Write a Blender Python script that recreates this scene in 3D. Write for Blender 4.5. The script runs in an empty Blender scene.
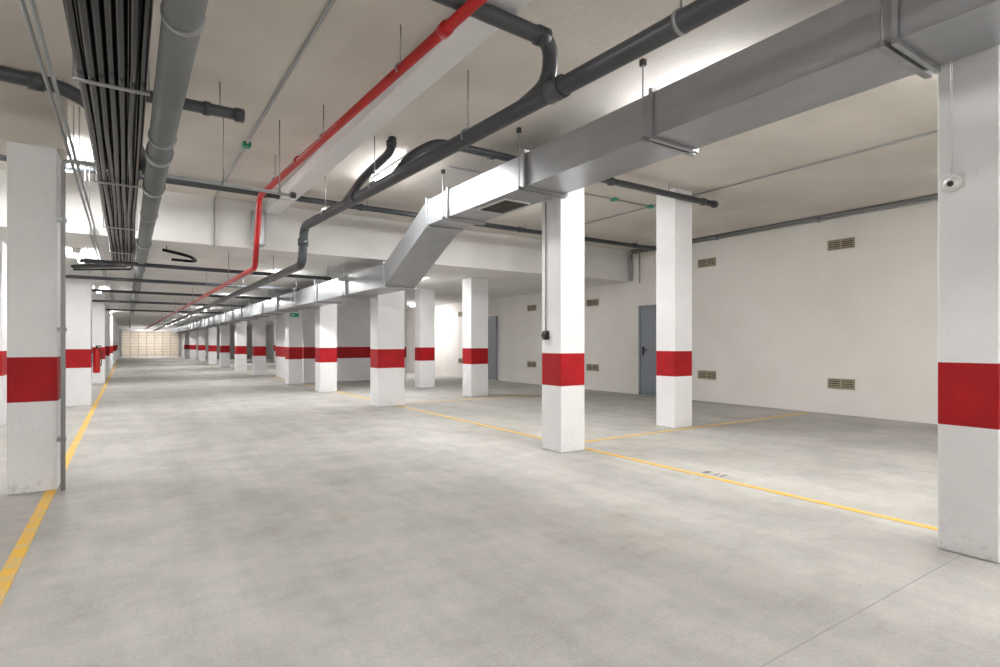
import bpy, math, random
from mathutils import Vector, Matrix
random.seed(4)
sc=bpy.context.scene
sc.view_settings.view_transform='Standard'
sc.view_settings.exposure=0.02
F=560.0; TH=math.atan(373/F); CH=1.2
HC=3.4   # high ceiling
LC=2.68  # low ceiling beyond YS
YS=9.4
XW=10.0; XL=-4.2; YB=-6.0; YF=58.0

# ---------------- materials ----------------
def newmat(name):
    m=bpy.data.materials.new(name); m.use_nodes=True
    nt=m.node_tree; b=nt.nodes['Principled BSDF']; return m,nt,b
def mat(name,c1,c2=None,scale=3.0,rough=.6,metal=0,bump=0.0,bscale=40,stretch=(1,1,1),spec=.5,detail=6,lo=.35,hi=.65,grime=False):
    m,nt,b=newmat(name)
    b.inputs['Roughness'].default_value=rough; b.inputs['Metallic'].default_value=metal
    b.inputs['Specular IOR Level'].default_value=spec
    if c2 is None: c2=tuple(x*.85 for x in c1)
    tc=nt.nodes.new('ShaderNodeTexCoord'); mp=nt.nodes.new('ShaderNodeMapping')
    mp.inputs['Scale'].default_value=stretch
    nt.links.new(tc.outputs['Object'],mp.inputs['Vector'])
    n=nt.nodes.new('ShaderNodeTexNoise'); n.inputs['Scale'].default_value=scale; n.inputs['Detail'].default_value=detail
    nt.links.new(mp.outputs[0],n.inputs['Vector'])
    r=nt.nodes.new('ShaderNodeValToRGB'); r.color_ramp.elements[0].position=lo; r.color_ramp.elements[1].position=hi
    r.color_ramp.elements[0].color=(*c2,1); r.color_ramp.elements[1].color=(*c1,1)
    nt.links.new(n.outputs['Fac'],r.inputs['Fac']); out=r.outputs['Color']
    if grime:
        g=nt.nodes.new('ShaderNodeTexNoise'); g.inputs['Scale'].default_value=26; g.inputs['Detail'].default_value=8
        nt.links.new(tc.outputs['Object'],g.inputs['Vector'])
        sx=nt.nodes.new('ShaderNodeSeparateXYZ'); nt.links.new(tc.outputs['Object'],sx.inputs[0])
        mr=nt.nodes.new('ShaderNodeMapRange'); mr.inputs[1].default_value=0; mr.inputs[2].default_value=.22; mr.inputs[3].default_value=.13; mr.inputs[4].default_value=0
        nt.links.new(sx.outputs['Z'],mr.inputs[0])
        ad=nt.nodes.new('ShaderNodeMath'); ad.operation='ADD'; nt.links.new(g.outputs['Fac'],ad.inputs[0]); nt.links.new(mr.outputs[0],ad.inputs[1])
        gr=nt.nodes.new('ShaderNodeValToRGB'); gr.color_ramp.elements[0].position=.66; gr.color_ramp.elements[1].position=.84
        gr.color_ramp.elements[0].color=(1,1,1,1); gr.color_ramp.elements[1].color=(.76,.755,.745,1)
        nt.links.new(ad.outputs[0],gr.inputs[0])
        x=nt.nodes.new('ShaderNodeMix'); x.data_type='RGBA'; x.blend_type='MULTIPLY'; x.inputs[0].default_value=1
        nt.links.new(out,x.inputs[6]); nt.links.new(gr.outputs[0],x.inputs[7]); out=x.outputs[2]
    nt.links.new(out,b.inputs['Base Color'])
    if bump>0:
        n2=nt.nodes.new('ShaderNodeTexNoise'); n2.inputs['Scale'].default_value=bscale; n2.inputs['Detail'].default_value=5
        nt.links.new(tc.outputs['Object'],n2.inputs['Vector'])
        bp=nt.nodes.new('ShaderNodeBump'); bp.inputs['Strength'].default_value=bump; bp.inputs['Distance'].default_value=.01
        nt.links.new(n2.outputs['Fac'],bp.inputs['Height']); nt.links.new(bp.outputs[0],b.inputs['Normal'])
    return m
def emat(name,col,s):
    m,nt,b=newmat(name)
    b.inputs['Emission Color'].default_value=(*col,1); b.inputs['Emission Strength'].default_value=s
    b.inputs['Base Color'].default_value=(*col,1); return m

WHITE=mat('painted_white',(.82,.82,.835),(.78,.78,.795),3,.75,bump=.55,bscale=28,grime=True)
RED=mat('red_paint',(.37,.003,.007),(.31,.003,.007),5,.6,bump=.45,bscale=28,spec=.3)
WALLM=mat('wall_render',(.79,.765,.735),(.74,.715,.68),1.2,.85,bump=.15,bscale=60)
CEILM=mat('ceiling_concrete',(.72,.68,.63),(.58,.545,.50),.9,.9,bump=.4,bscale=22,lo=.3,hi=.7,detail=10)
SOFM=mat('soffit_paint',(.78,.77,.755),(.70,.69,.675),1.5,.85,bump=.2,bscale=30)
PVC=mat('dark_pvc',(.060,.064,.073),(.048,.052,.06),3,.34,spec=.45)
PVCL=mat('grey_pvc',(.21,.22,.23),(.17,.18,.19),3,.30)
CABLE=mat('black_tube',(.005,.0055,.008),(.003,.0035,.005),6,.22,spec=.25)
GALV=mat('galvanised',(.40,.41,.43),(.34,.35,.37),5,.36,metal=.65,stretch=(1,.4,1),lo=.3,hi=.7)
STEEL=mat('zinc_steel',(.38,.39,.40),(.30,.31,.32),20,.4,metal=.8)
COND=mat('grey_conduit',(.36,.37,.38),(.31,.32,.33),5,.5)
REDP=mat('fire_pipe_red',(.45,.006,.006),(.38,.005,.005),5,.35)
YEL=mat('yellow_line',(.74,.43,.045),(.58,.44,.22),11,.7,lo=.32,hi=.58)
DOORM=mat('door_bluegrey',(.24,.265,.30),(.22,.245,.28),3,.45)
BLACK=mat('black_plastic',(.02,.02,.02),None,5,.4)
WPL=mat('white_plastic',(.8,.8,.8),None,5,.35)
GREEN=mat('green_plastic',(.05,.35,.22),None,5,.5)
TAN=mat('vent_tan',(.42,.36,.26),(.34,.29,.2),8,.6)
DARK=mat('vent_void',(.05,.045,.04),None,8,.9)
JOINT=mat('joint_grey',(.34,.33,.32),None,8,.9)
GATE=mat('gate_beige',(.72,.63,.52),(.66,.57,.47),4,.6)
GATER=mat('gate_rail',(.46,.38,.29),(.40,.33,.25),4,.6)
TUBE=emat('fluorescent_tube',(1,1,.99),95)
SIGN=emat('exit_sign_green',(.01,.22,.10),.25)

def floor_mat():
    m,nt,b=newmat('floor_concrete'); L=nt.links
    tc=nt.nodes.new('ShaderNodeTexCoord')
    def noise(scale,st,det=6,dist=0,rot=0,ro=.6):
        mp=nt.nodes.new('ShaderNodeMapping'); mp.inputs['Scale'].default_value=st; mp.inputs['Rotation'].default_value=(0,0,rot); L.new(tc.outputs['Object'],mp.inputs[0])
        n=nt.nodes.new('ShaderNodeTexNoise'); n.inputs['Scale'].default_value=scale; n.inputs['Detail'].default_value=det; n.inputs['Distortion'].default_value=dist; n.inputs['Roughness'].default_value=ro
        L.new(mp.outputs[0],n.inputs['Vector']); return n.outputs['Fac']
    def ramp(f,a,c,ca,cb):
        r=nt.nodes.new('ShaderNodeValToRGB'); r.color_ramp.elements[0].position=a; r.color_ramp.elements[1].position=c
        r.color_ramp.elements[0].color=(*ca,1); r.color_ramp.elements[1].color=(*cb,1); L.new(f,r.inputs[0]); return r.outputs[0]
    def mul(a,c):
        x=nt.nodes.new('ShaderNodeMix'); x.data_type='RGBA'; x.blend_type='MULTIPLY'; x.inputs[0].default_value=1
        L.new(a,x.inputs[6]); L.new(c,x.inputs[7]); return x.outputs[2]
    base=ramp(noise(.5,(1,1,1),12,0,0,.68),.34,.66,(.425,.410,.380),(.52,.508,.484))
    streak=ramp(noise(1.3,(2.0,.2,1),12,.1,0,.68),.34,.60,(.87,.87,.87),(1,1,1))
    streak2=ramp(noise(1.4,(3.0,.4,1),12,.2,.35,.68),.34,.54,(.94,.94,.94),(1,1,1))
    blotch=ramp(noise(1.7,(1,1,1),14,0,0,.70),.36,.58,(.83,.83,.825),(1,1,1))
    scuff=ramp(noise(6,(.5,1.6,1),10,.3,-.6,.7),.34,.50,(.93,.93,.93),(1,1,1))
    fine2=ramp(noise(70,(1,1,1),4),.3,.7,(.84,.84,.84),(1.0,1.0,1.0))
    stain=ramp(noise(.9,(1,.6,1),8,0,2.0),.62,.76,(1,1,1),(.96,.90,.80))
    col=base
    for q in (streak,streak2,blotch,scuff,fine2,stain): col=mul(col,q)
    g=nt.nodes.new('ShaderNodeBrightContrast'); L.new(col,g.inputs['Color']); g.inputs['Bright'].default_value=.02; g.inputs['Contrast'].default_value=.05
    L.new(g.outputs[0],b.inputs['Base Color'])
    r=ramp(noise(3,(1,1,1),6),.3,.7,(.58,.58,.58),(.8,.8,.8)); L.new(r,b.inputs['Roughness'])
    b.inputs['Specular IOR Level'].default_value=.3
    bp=nt.nodes.new('ShaderNodeBump'); bp.inputs['Strength'].default_value=.35; bp.inputs['Distance'].default_value=.006
    L.new(noise(26,(1,1,1),8),bp.inputs['Height']); L.new(bp.outputs[0],b.inputs['Normal'])
    return m
FLOORM=floor_mat()

# ---------------- mesh builder ----------------
class MB:
    def __init__(s,name): s.name=name; s.v=[]; s.f=[]; s.mi=[]; s.sm=[]; s.mats=[]
    def m(s,mt):
        if mt not in s.mats: s.mats.append(mt)
        return s.mats.index(mt)
    def face(s,idx,mt,sm=False): s.f.append(idx); s.mi.append(s.m(mt)); s.sm.append(sm)
    def box(s,x0,x1,y0,y1,z0,z1,mt):
        b=len(s.v)
        for z in (z0,z1):
            for (x,y) in ((x0,y0),(x1,y0),(x1,y1),(x0,y1)): s.v.append((x,y,z))
        for q in ((0,3,2,1),(4,5,6,7),(0,1,5,4),(1,2,6,5),(2,3,7,6),(3,0,4,7)):
            s.face([b+i for i in q],mt)
    def tube(s,pts,r,mt,n=16,fillet=None,caps=True,sm=True):
        P=[Vector(p) for p in pts]
        if fillet:
            out=[P[0]]
            for i in range(1,len(P)-1):
                a,b,c=P[i-1],P[i],P[i+1]
                d1=(a-b); d2=(c-b); f=min(fillet,d1.length*.45,d2.length*.45)
                p0=b+d1.normalized()*f; p2=b+d2.normalized()*f
                for k in range(7):
                    t=k/6; out.append(p0*(1-t)**2+b*2*t*(1-t)+p2*t*t)
            out.append(P[-1]); P=out
        d=(P[1]-P[0]).normalized()
        u=d.orthogonal().normalized(); base=len(s.v)
        rr=r if isinstance(r,(list,tuple)) else [r]*len(P)
        for i,p in enumerate(P):
            if i==0: t=(P[1]-P[0]).normalized()
            elif i==len(P)-1: t=(P[-1]-P[-2]).normalized()
            else: t=((P[i]-P[i-1]).normalized()+(P[i+1]-P[i]).normalized()).normalized()
            u=(u-t*u.dot(t)).normalized(); w=t.cross(u)
            for k in range(n):
                a=2*math.pi*k/n; q=p+(u*math.cos(a)+w*math.sin(a))*rr[i]; s.v.append(tuple(q))
        for i in range(len(P)-1):
            for k in range(n):
                a=base+i*n+k; b=base+i*n+(k+1)%n
                s.face([a,b,b+n,a+n],mt,sm)
        if caps:
            s.face([base+k for k in range(n)][::-1],mt); e=base+(len(P)-1)*n
            s.face([e+k for k in range(n)],mt)
    def collar(s,p,d,r,l,mt,n=20):
        p=Vector(p); d=Vector(d).normalized(); s.tube([p-d*l/2,p+d*l/2],r,mt,n)
    def done(s,bevel=0,parent=None):
        me=bpy.data.meshes.new(s.name); me.from_pydata(s.v,[],s.f)
        for mt in s.mats: me.materials.append(mt)
        for p,mi,sm in zip(me.polygons,s.mi,s.sm): p.material_index=mi; p.use_smooth=sm
        me.update(); o=bpy.data.objects.new(s.name,me); sc.collection.objects.link(o)
        if bevel:
            md=o.modifiers.new('bev','BEVEL'); md.width=bevel; md.segments=2; md.limit_method='ANGLE'
        if parent: o.parent=parent
        return o

# ---------------- room shell ----------------
b=MB('floor'); b.box(XL-.2,XW+.2,YB-.2,YF+.2,-.15,0,FLOORM); b.done()
b=MB('ceiling'); b.box(XL-.2,XW+.2,YB-.2,YS,HC,HC+.2,CEILM)
b.box(XL-.2,XW+.2,YS+.005,YF+.2,LC,HC+.2,SOFM)
b.box(XL-.2,XW+.2,YS,YS+.005,LC,HC+.2,SOFM); b.done()
b=MB('wall_right'); b.box(XW,XW+.2,YB-.2,YF+.2,0,HC,WALLM); b.done()
b=MB('wall_left'); b.box(XL-.2,XL,YB-.2,YF+.2,0,HC,WALLM); b.done()
b=MB('wall_back'); b.box(XL,XW,YB-.2,YB,0,HC,WALLM); b.done()
b=MB('wall_front'); b.box(XL,XW,YF,YF+.2,0,LC,WALLM); b.done()
b=MB('wall_core')
for z0,z1,mt in ((0,.73,WHITE),(.73,1.09,RED),(1.09,LC,WHITE)): b.box(4.5,7.9,17.6,21.5,z0,z1,mt)
b.done()
b=MB('ceiling_beam'); b.box(XL,-.44,5.86,6.3,2.8,HC,CEILM); b.done(.01)
b=MB('ceiling_beam'); b.box(1.80,2.02,YB,YS,3.25,HC,WHITE); b.done(.01)

# ---------------- pillars ----------------
def pillar(x0,x1,y0,y1,top):
    b=MB('concrete_pillar')
    zs=[0,.73,1.09,top]
    for z in zs:
        for (x,y) in ((x0,y0),(x1,y0),(x1,y1),(x0,y1)): b.v.append((x,y,z))
    for i,mt in enumerate((WHITE,RED,WHITE)):
        for k in range(4):
            a=i*4+k; c=i*4+(k+1)%4; b.face([a,c,c+4,a+4],mt)
    b.face([3,2,1,0],WHITE); b.face([12,13,14,15],WHITE)
    return b.done(.008)
pillar(3.95,4.29,1.03,1.31,HC)
pillar(3.95,4.30,4.73,5.07,HC)
pillar(3.95,4.50,10.1,10.5,LC)
pillar(3.95,4.37,13.9,14.35,LC)
pillar(3.95,4.33,17.1,17.58,LC)
for y in (22.5,26.6,31.4,36.4,42,48,53): pillar(3.95,4.37,y,y+.45,LC)
pillar(6.45,6.83,5.22,5.56,HC)
pillar(6.45,6.9,10.85,11.25,LC)
pillar(6.6,7.04,13.8,14.15,LC)
for y in (26.6,36.4): pillar(7.6,8.0,y,y+.45,LC)
pillar(-.79,-.475,5.83,6.2,2.8)
pillar(-1.0,-.58,13.4,13.85,LC)
pillar(-2.0,-1.5,10.7,11.1,LC)
for y in (20.5,26,32,40,48): pillar(-.95,-.55,y,y+.45,LC)

# ---------------- floor markings ----------------
b=MB('yellow_floor_line')
b.box(4.32,4.385,1.2,30,0,.003,YEL); b.done()
b=MB('yellow_floor_line'); b.box(-.55,-.48,-4,45,0,.003,YEL); b.done()
for y,x1 in ((5.08,9.8),(10.3,9.8),(1.15,9.8)):
    b=MB('yellow_floor_line'); b.box(4.385,x1,y,y+.06,0,.003,YEL); b.done()
b=MB('floor_joint')
for y in (1.19,12.4): b.box(XL+.01,4.3,y,y+.005,0,.0012,JOINT)
b.done()
cu=bpy.data.curves.new('bay_number','FONT'); cu.body='E 11'; cu.size=.13; cu.extrude=.0015
cu.materials.append(mat('floor_stencil',(.10,.10,.10),(.22,.21,.20),20,.8))
o=bpy.data.objects.new('bay_number_marking',cu); o.location=(4.45,3.30,.002); o.rotation_euler=(0,0,-math.pi/2); sc.collection.objects.link(o)

# ---------------- air duct ----------------
def duct():
    b=MB('ventilation_duct')
    path=[(-5.9,2.80,3.14),(6.85,2.80,3.14),(8.35,2.10,2.46),(57.5,2.10,2.46)]
    x0,x1=3.38,3.90
    for y,z0,z1 in path:
        for x,z in ((x0,z0),(x1,z0),(x1,z1),(x0,z1)): b.v.append((x,y,z))
    for i in range(3):
        for k in range(4):
            a=i*4+k; c=i*4+(k+1)%4; b.face([a,c,c+4,a+4],GALV)
    b.face([3,2,1,0],GALV); b.face([12,13,14,15],GALV)
    def flange(y,z0,z1,t=.03,e=.028):
        b.box(x0-e,x1+e,y-t/2,y+t/2,z0-e,z0,GALV); b.box(x0-e,x1+e,y-t/2,y+t/2,z1,z1+e,GALV)
        b.box(x0-e,x0,y-t/2,y+t/2,z0,z1,GALV); b.box(x1,x1+e,y-t/2,y+t/2,z0,z1,GALV)
    y=1.30-1.65*3
    while y<6.8:
        flange(y,2.80,3.14)
        b.box(x0-.07,x1+.04,y+.03,y+.07,2.765,2.80,STEEL)
        for x in (x0-.05,x1+.03): b.tube([(x,y+.05,2.77),(x,y+.05,HC)],.006,STEEL,8); b.box(x-.02,x+.02,y+.03,y+.07,HC-.05,HC,BLACK)
        y+=1.65
    flange(6.84,2.8,3.14); flange(8.36,2.1,2.46)
    y=10.2
    while y<57:
        flange(y,2.1,2.46)
        for x in (x0-.05,x1+.035): b.tube([(x,y+.05,2.07),(x,y+.05,LC)],.006,STEEL,8)
        b.box(x0-.07,x1+.045,y+.03,y+.07,2.065,2.10,STEEL)
        y+=1.9
    b.box(3.46,3.82,5.10,5.70,2.785,2.80,WPL)
    for i in range(10): b.box(3.48,3.80,5.13+i*.054,5.16+i*.054,2.775,2.787,DARK)
    return b.done(.003)
duct()

# ---------------- pipes ----------------
def hang(b,x,y,zc,r,top):
    b.collar((x,y,zc),(0,1,0),r+.006,.025,STEEL)
    b.tube([(x,y,zc+r),(x,y,top)],.006,STEEL,8)
b=MB('drain_pipe')
def lerp(y):
    return 2.41+(2.07-2.41)*(y-1.63)/(8.0-1.63)
b.tube([(lerp(-5.8),-5.8,2.90),(lerp(8.05),8.05,2.84),(2.06,8.15,2.31),(1.95,57.5,2.33)],.060,PVC,20,fillet=.14)
for y in (-3,-.5,1.9,3.9,5.7,7.2):
    hang(b,lerp(y),y,2.87,.060,HC)
for y in (2.85,6.2): b.collar((lerp(y),y,2.865),(0,1,0),.073,.14,PVC)
b.collar((2.065,8.1,2.62),(0,0,1),.072,.10,PVC)
for y in range(10,57,3): hang(b,2.06,y,2.31,.060,LC)
b.tube([(-.0,2.8,3.22),(2.30,2.85,3.17),(2.36,2.95,2.95),(2.33,3.25,2.87)],.052,PVC,18,fillet=.12)
b.collar((2.22,2.85,3.175),(1,0,0),.061,.08,PVC); b.collar((.9,2.82,3.2),(1,0,0),.061,.08,PVC)
b.tube([(1.2,2.83,3.2),(1.2,2.83,HC)],.006,STEEL,8)
b.tube([(7.25,5.12,3.25),(2.62,5.10,3.25),(2.36,5.15,3.08),(2.24,5.35,2.88)],.043,PVC,18,fillet=.12)
for x in (7.2,6.95,5.1,3.3,2.85): b.collar((x,5.12,3.25),(1,0,0),.053,.06,PVC)
for x in (4.9,6.2): b.tube([(x,5.12,3.25),(x,5.12,HC)],.006,STEEL,8)
b.tube([(2.36,5.62,HC),(2.34,5.62,3.24),(2.18,6.0,3.04),(2.14,6.45,2.87)],.045,PVC,18,fillet=.12)
b.collar((2.35,5.62,3.33),(0,0,1),.055,.06,PVC)
b.done()
b=MB('collector_pipe')
X0=.19
b.tube([(X0,-5.8,2.53),(X0,57.5,2.56)],.073,PVCL,24)
for y in (1.6,4.6,5.6,8.8,12,16,21,27): b.collar((X0,y,2.535),(0,1,0),.085,.13,PVCL)
for y in (.5,2.6,4.2,6.8,9.1): hang(b,X0,y,2.53,.075,HC)
for y in range(11,57,3): hang(b,X0,y,2.545,.075,LC)
b.tube([(-4.1,5.25,3.18),(-.36,5.25,3.10),(.02,5.3,2.84),(.19,5.5,2.55)],.052,PVC,18,fillet=.15)
b.collar((-.55,5.25,3.1),(1,0,0),.063,.09,PVC); b.collar((-.16,5.27,2.96),(1,.1,-.7),.063,.09,PVC)
b.tube([(-1.5,5.25,3.12),(-1.5,5.25,HC)],.006,STEEL,8)
b.done()
b=MB('drain_pipe')
b.tube([(.05,5.22,3.15),(.83,5.22,3.15)],.048,PVC,18)
b.collar((.80,5.22,3.15),(1,0,0),.058,.07,PVC); b.collar((.55,5.22,3.15),(1,0,0),.058,.05,PVC)
for x in (.2,.65): b.tube([(x,5.22,3.15),(x,5.22,HC)],.006,STEEL,8)
b.done()
b=MB('drain_pipe')
b.tube([(-4.1,8.35,3.30),(9.75,8.35,3.28)],.043,PVC,16)
for x in (-2,0,1.6,3,4.5,6,7.5,9): b.collar((x,8.35,3.29),(1,0,0),.053,.06,PVC); b.tube([(x+.1,8.35,3.29),(x+.1,8.35,HC)],.006,STEEL,8)
b.done()
b=MB('downpipe'); b.tube([(9.93,9.33,3.3),(9.93,9.33,LC)],.04,COND,14); b.tube([(9.93,9.05,3.3),(9.93,9.05,2.6)],.015,COND,10); b.done()
b=MB('fire_pipe')
b.tube([(1.95,-5.8,3.12),(1.41,7.66,3.08),(1.37,7.74,2.17),(1.25,57.5,2.42)],.034,REDP,18,fillet=.10)
def fx(y): return 1.95+(1.41-1.95)*(y+5.8)/13.46
for y in (-3,0,2.2,3.6,5.2,6.9): hang(b,fx(y),y,3.10,.034,HC)
for y in (3.0,6.0): b.collar((fx(y),y,3.095),(0,1,0),.043,.07,REDP)
for y in range(10,57,3): hang(b,1.37,y,2.18+.0045*(y-8),.034,LC)
b.done()
b=MB('water_pipe')
b.tube([(-.435,5.79,.0),(-.435,5.79,2.70),(1.40,5.80,2.68)],.017,COND,14,fillet=.06)
b.collar((1.38,5.80,2.68),(1,0,0),.03,.05,PVC)
for x in (-.2,.75,1.25): b.tube([(x,5.79,2.69),(x,5.79,HC)],.005,STEEL,8); b.collar((x,5.79,2.69),(1,0,0),.024,.025,STEEL)
for z in (.4,1.3,2.2): b.box(-.475,-.415,5.775,5.86,z,z+.03,STEEL)
b.done()
b=MB('black_tube_bundle')
N=7
for i in range(N):
    x=-.195+i*.044
    j=random.uniform(-.012,.010)
    yend=12.2+random.uniform(-.3,.5)
    pts=[(x,-5.8,2.60+j)]
    y=-4.5
    while y<yend:
        pts.append((x+random.uniform(-.007,.007),y,2.60+j+random.uniform(-.008,.008))); y+=1.3
    pts+= [(x,yend,2.60),(x-.6-i*.05,yend+.5,2.58)]
    b.tube(pts,.0205+random.uniform(-.002,.001),CABLE,16)
for i in range(6):
    x=-.175+i*.044
    b.tube([(x,-5.8,2.636),(x+.006,3,2.64),(x,9,2.637),(x+.003,11.8,2.636)],.021,CABLE,12)
y=3.6
while y<12:
    b.box(-.235,.105,y,y+.03,2.558,2.566,COND)
    top=HC if y<YS-.1 else LC
    for x in (-.23,.10): b.tube([(x,y+.015,2.56),(x,y+.015,top)],.004,STEEL,8)
    y+=2.2
b.done()
b=MB('electrical_conduit')
b.tube([(1.09,-5.8,HC-.02),(1.09,9.36,HC-.02),(1.09,9.36,LC-.03)],.013,COND,10,fillet=.05)
b.box(1.05,1.13,6.6,6.70,HC-.05,HC,GREEN); b.done()
b=MB('electrical_conduit')
b.tube([(6.95,-5.8,HC-.02),(6.95,8.2,HC-.02)],.012,COND,10)
b.tube([(3.3,6.1,HC-.02),(6.95,6.1,HC-.02)],.011,COND,10)
b.box(6.91,6.99,6.06,6.15,HC-.04,HC,GREEN); b.box(6.1,6.18,6.06,6.15,HC-.04,HC,GREEN); b.done()
b=MB('electrical_conduit')
b.tube([(9.95,-5.8,HC-.07),(9.95,9.3,HC-.07)],.022,COND,12)
b.tube([(9.9,-5.8,HC-.02),(9.9,9.3,HC-.02)],.018,PVCL,12)
for y in range(-5,9,2): b.box(9.92,10,y,y+.03,HC-.1,HC,STEEL)
b.done()
for x in (-.37,-.41):
    b=MB('electrical_conduit')
    b.tube([(x,-5.8,2.80),(x,9.36,2.80),(x,9.36,LC-.02),(x,24,LC-.02)],.011,COND,10,fillet=.05)
    for y in (-2,1,3.4,6.5,8.2): b.tube([(x,y,2.8),(x,y,HC)],.004,STEEL,8)
    b.done()
for y,z,x0,x1 in ((10.6,2.46,-.6,3.3),(13,2.44,-2,3.3),(16,2.43,-1,3.3),(20,2.44,-3,3.3),(25,2.44,-3,3.3)):
    b=MB('service_pipe'); b.tube([(x0,y,z),(x1,y+.3,z)],.033,PVC,14)
    for x in (x0+.1,x1-.1): b.tube([(x,y+.15*(x>1)+ .0,z),(x,y+.15*(x>1),LC)],.006,STEEL,8); b.collar((x,y+.02+.28*(x>1),z),(1,0,0),.043,.08,PVC)
    b.done()
b=MB('flexible_drain_hose')
b.tube([(.45,9.9,2.62),(.8,9.8,2.54),(.95,10.1,2.50),(.6,10.35,2.54)],.024,CABLE,12,fillet=.2); b.tube([(.5,9.9,2.6),(.5,9.9,LC)],.01,STEEL,8); b.done()
b=MB('green_cable'); b.tube([(-1.45,8.0,3.3),(-1.3,8.1,2.2),(-1.42,8.1,2.05),(-1.35,8.2,2.4),(-1.55,8.0,3.3)],.012,GREEN,8,fillet=.15); b.done()
b=MB('electrical_cabinet'); b.box(1.60,1.79,9.25,9.4,2.72,3.24,COND); b.box(1.62,1.77,9.24,9.25,2.74,3.22,GALV); b.done(.004)

def vent(y,z,w=.42,h=.17):
    b=MB('wall_vent'); x=XW
    b.box(x-.012,x,y-w/2,y+w/2,z-h/2,z+h/2,DARK)
    e=.016
    b.box(x-.022,x,y-w/2,y+w/2,z+h/2-e,z+h/2,TAN); b.box(x-.022,x,y-w/2,y+w/2,z-h/2,z-h/2+e,TAN)
    b.box(x-.022,x,y-w/2,y-w/2+e,z-h/2,z+h/2,TAN); b.box(x-.022,x,y+w/2-e,y+w/2,z-h/2,z+h/2,TAN); b.box(x-.022,x,y-.01,y+.01,z-h/2,z+h/2,TAN)
    for i in range(1,5):
        zz=z-h/2+i*h/5; b.box(x-.024,x-.004,y-w/2,y+w/2,zz-.008,zz+.008,TAN)
    b.done()
for y,z in ((4.66,2.87),(4.66,.52),(7.28,2.87),(7.28,.55),(1.5,2.87),(1.5,.52),(10.7,2.25),(10.7,.58),(13.3,2.25),(13.3,.58),(17.5,2.25),(17.5,.58)): vent(y,z)

def door(n,y0,y1,h=2.08):
    b=MB('door_%d'%n); x=XW
    b.box(x-.05,x,y0,y0+.05,0,h,DOORM); b.box(x-.05,x,y1-.05,y1,0,h,DOORM); b.box(x-.05,x,y0,y1,h-.05,h,DOORM)
    b.box(x-.03,x,y0+.055,y1-.055,.01,h-.055,DOORM)
    b.box(x-.045,x-.03,y1-.16,y1-.11,.93,1.13,BLACK)
    b.tube([(x-.03,y1-.135,1.05),(x-.085,y1-.135,1.05),(x-.085,y1-.27,1.05)],.010,BLACK,8,fillet=.02)
    for z in (.3,1.75): b.tube([(x-.055,y0+.052,z-.05),(x-.055,y0+.052,z+.05)],.009,STEEL,8)
    b.done(.002)
door(1,8.15,9.10); door(2,15.15,16.05)

b=MB('garage_gate')
b.box(-.4,3.9,YF-.10,YF-.04,0,2.3,GATE)
for i in range(9): b.box(-.4,3.9,YF-.12,YF-.10,.2+i*.24,.235+i*.24,GATER)
for i in range(8): b.box(-.4+i*.6,-.34+i*.6,YF-.125,YF-.10,0,2.3,GATER)
b.box(-.5,-.4,YF-.14,YF,0,2.4,GALV); b.box(3.9,4.0,YF-.14,YF,0,2.4,GALV); b.box(-.5,4.0,YF-.14,YF,2.3,2.4,GALV)
b.done()

def dome():
    b=MB('security_camera')
    x=3.95; y=1.24; z=2.12
    b.box(x-.012,x,y-.06,y+.06,z-.035,z+.045,WPL)
    b.tube([(x,y,z),(x-.03,y,z),(x-.042,y,z)],[.05,.05,.044],WPL,24)
    n=8; pts=[];rs=[]
    for i in range(n+1):
        a=i/n*math.pi/2; pts.append((x-.04-.035*math.sin(a),y-.008,z-.01-.006*i/n)); rs.append(max(.036*math.cos(a),.001))
    b.tube(pts,rs,WPL,24)
    b.tube([(x-.073,y-.015,z-.016),(x-.078,y-.016,z-.017)],.016,BLACK,16)
    b.tube([(x-.006,y,z+.04),(x-.006,y,HC)],.006,WPL,8)
    b.done()
dome()
b=MB('light_switch'); b.box(3.92,3.95,4.935,5.015,1.24,1.34,BLACK); b.tube([(3.92,4.975,1.29),(3.90,4.975,1.29)],.038,BLACK,18); b.tube([(3.94,4.985,1.34),(3.94,4.985,2.79)],.006,COND,8); b.done()
b=MB('exit_sign'); b.box(4.0,4.22,17.06,17.1,1.98,2.09,SIGN); b.box(4.04,4.09,17.055,17.06,2.01,2.06,WPL); b.done()
b=MB('fire_extinguisher')
x,y=-.50,13.6
b.tube([(x,y,.62),(x,y,.64),(x,y,1.0),(x,y,1.07),(x,y,1.10)],[.05,.06,.06,.04,.02],REDP,18)
b.tube([(x,y,1.10),(x,y,1.15)],.018,BLACK,10); b.box(x-.01,x+.08,y-.012,y+.012,1.14,1.16,BLACK)
b.tube([(x+.03,y,1.12),(x+.09,y,1.05),(x+.07,y,.75)],.01,BLACK,8,fillet=.04); b.box(x-.08,x-.055,y-.03,y+.03,.8,1.0,STEEL); b.done()

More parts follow.
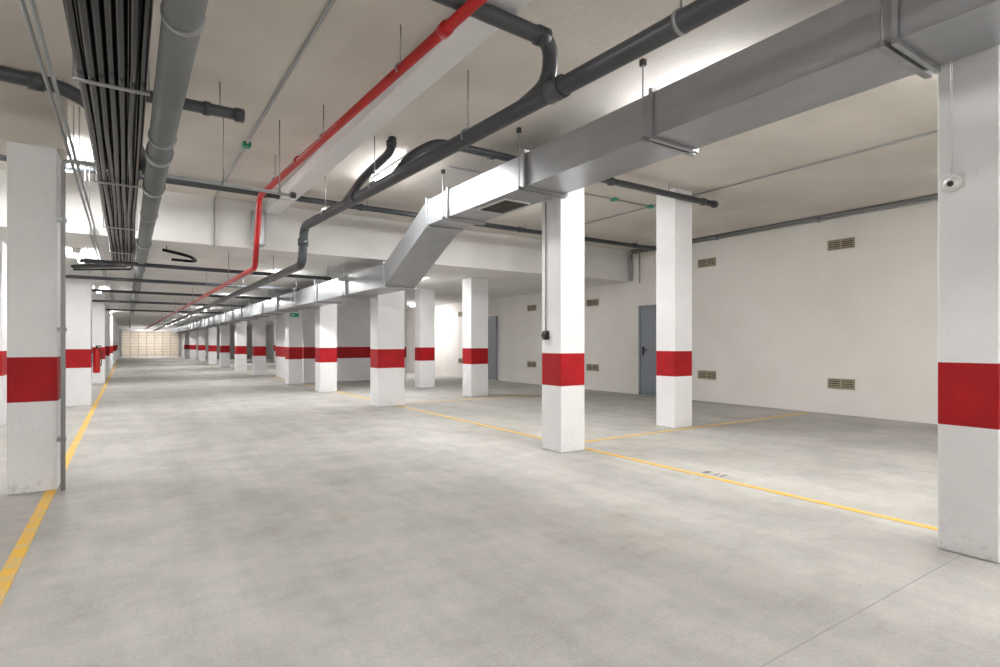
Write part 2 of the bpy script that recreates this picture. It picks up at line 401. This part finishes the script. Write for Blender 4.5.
# ---------------- lamps ----------------
def lamp(x,y,top,L=1.2,power=42):
    b=MB('fluorescent_batten')
    b.box(x-.05,x+.05,y-L/2-.03,y+L/2+.03,top-.03,top,WPL)
    for dx in (-.03,.03): b.tube([(x+dx,y-L/2,top-.06),(x+dx,y+L/2,top-.06)],.014,TUBE,10)
    for e in (-1,1): b.box(x-.05,x+.05,y+e*(L/2+.015)-.015,y+e*(L/2+.015)+.015,top-.085,top-.03,WPL)
    o=b.done()
    ld=bpy.data.lights.new('batten_light','AREA'); ld.shape='RECTANGLE'; ld.size=.12; ld.size_y=L; ld.energy=power; ld.color=(1,.99,.965)
    lo=bpy.data.objects.new('batten_light',ld); lo.location=(x,y,top-.09); lo.parent=o; sc.collection.objects.link(lo)
for x,y in ((-.60,8.1),(-1.3,2.0),(-1.2,-3),(2.75,6.6),(1.4,-1.6),(2.9,-4.2),(4.12,3.1),(4.85,7.1),(4.75,-1.2),(4.9,-4.6),(7.6,-2.2),(5.2,1.2),(-3,7.8)): lamp(x,y,HC)  # battens behind the camera are unseen, added to fill the near end
for y in (12.5,19,26,33,40,47,54): lamp(2.7,y,LC)
for y in (11.5,18.5,31): lamp(-.65,y,LC,power=25)
lamp(5.4,12,LC)
for x,y in ((9,19),(6,26),(6,34),(6,44),(-3,16),(-3,26),(-3,36)): lamp(x,y,LC)
ld=bpy.data.lights.new('gate_fill','AREA'); ld.size=2.5; ld.energy=190; lo=bpy.data.objects.new('gate_fill',ld); lo.location=(1.7,55.8,2.6); lo.rotation_euler=(math.radians(35),0,0); sc.collection.objects.link(lo)  # added area light without a fitting, brightens the far gate like daylight

w=bpy.data.worlds.new('World'); sc.world=w; w.use_nodes=True; w.node_tree.nodes['Background'].inputs[0].default_value=(.8,.85,.9,1); w.node_tree.nodes['Background'].inputs[1].default_value=.3

cam=bpy.data.cameras.new('camera'); cam.sensor_width=36; cam.lens=F/1000*36; cam.shift_y=.0099; cam.clip_start=.05; cam.clip_end=200
co=bpy.data.objects.new('camera',cam); co.location=(0,0,CH); co.rotation_euler=(math.pi/2,0,-TH); sc.collection.objects.link(co); sc.camera=co
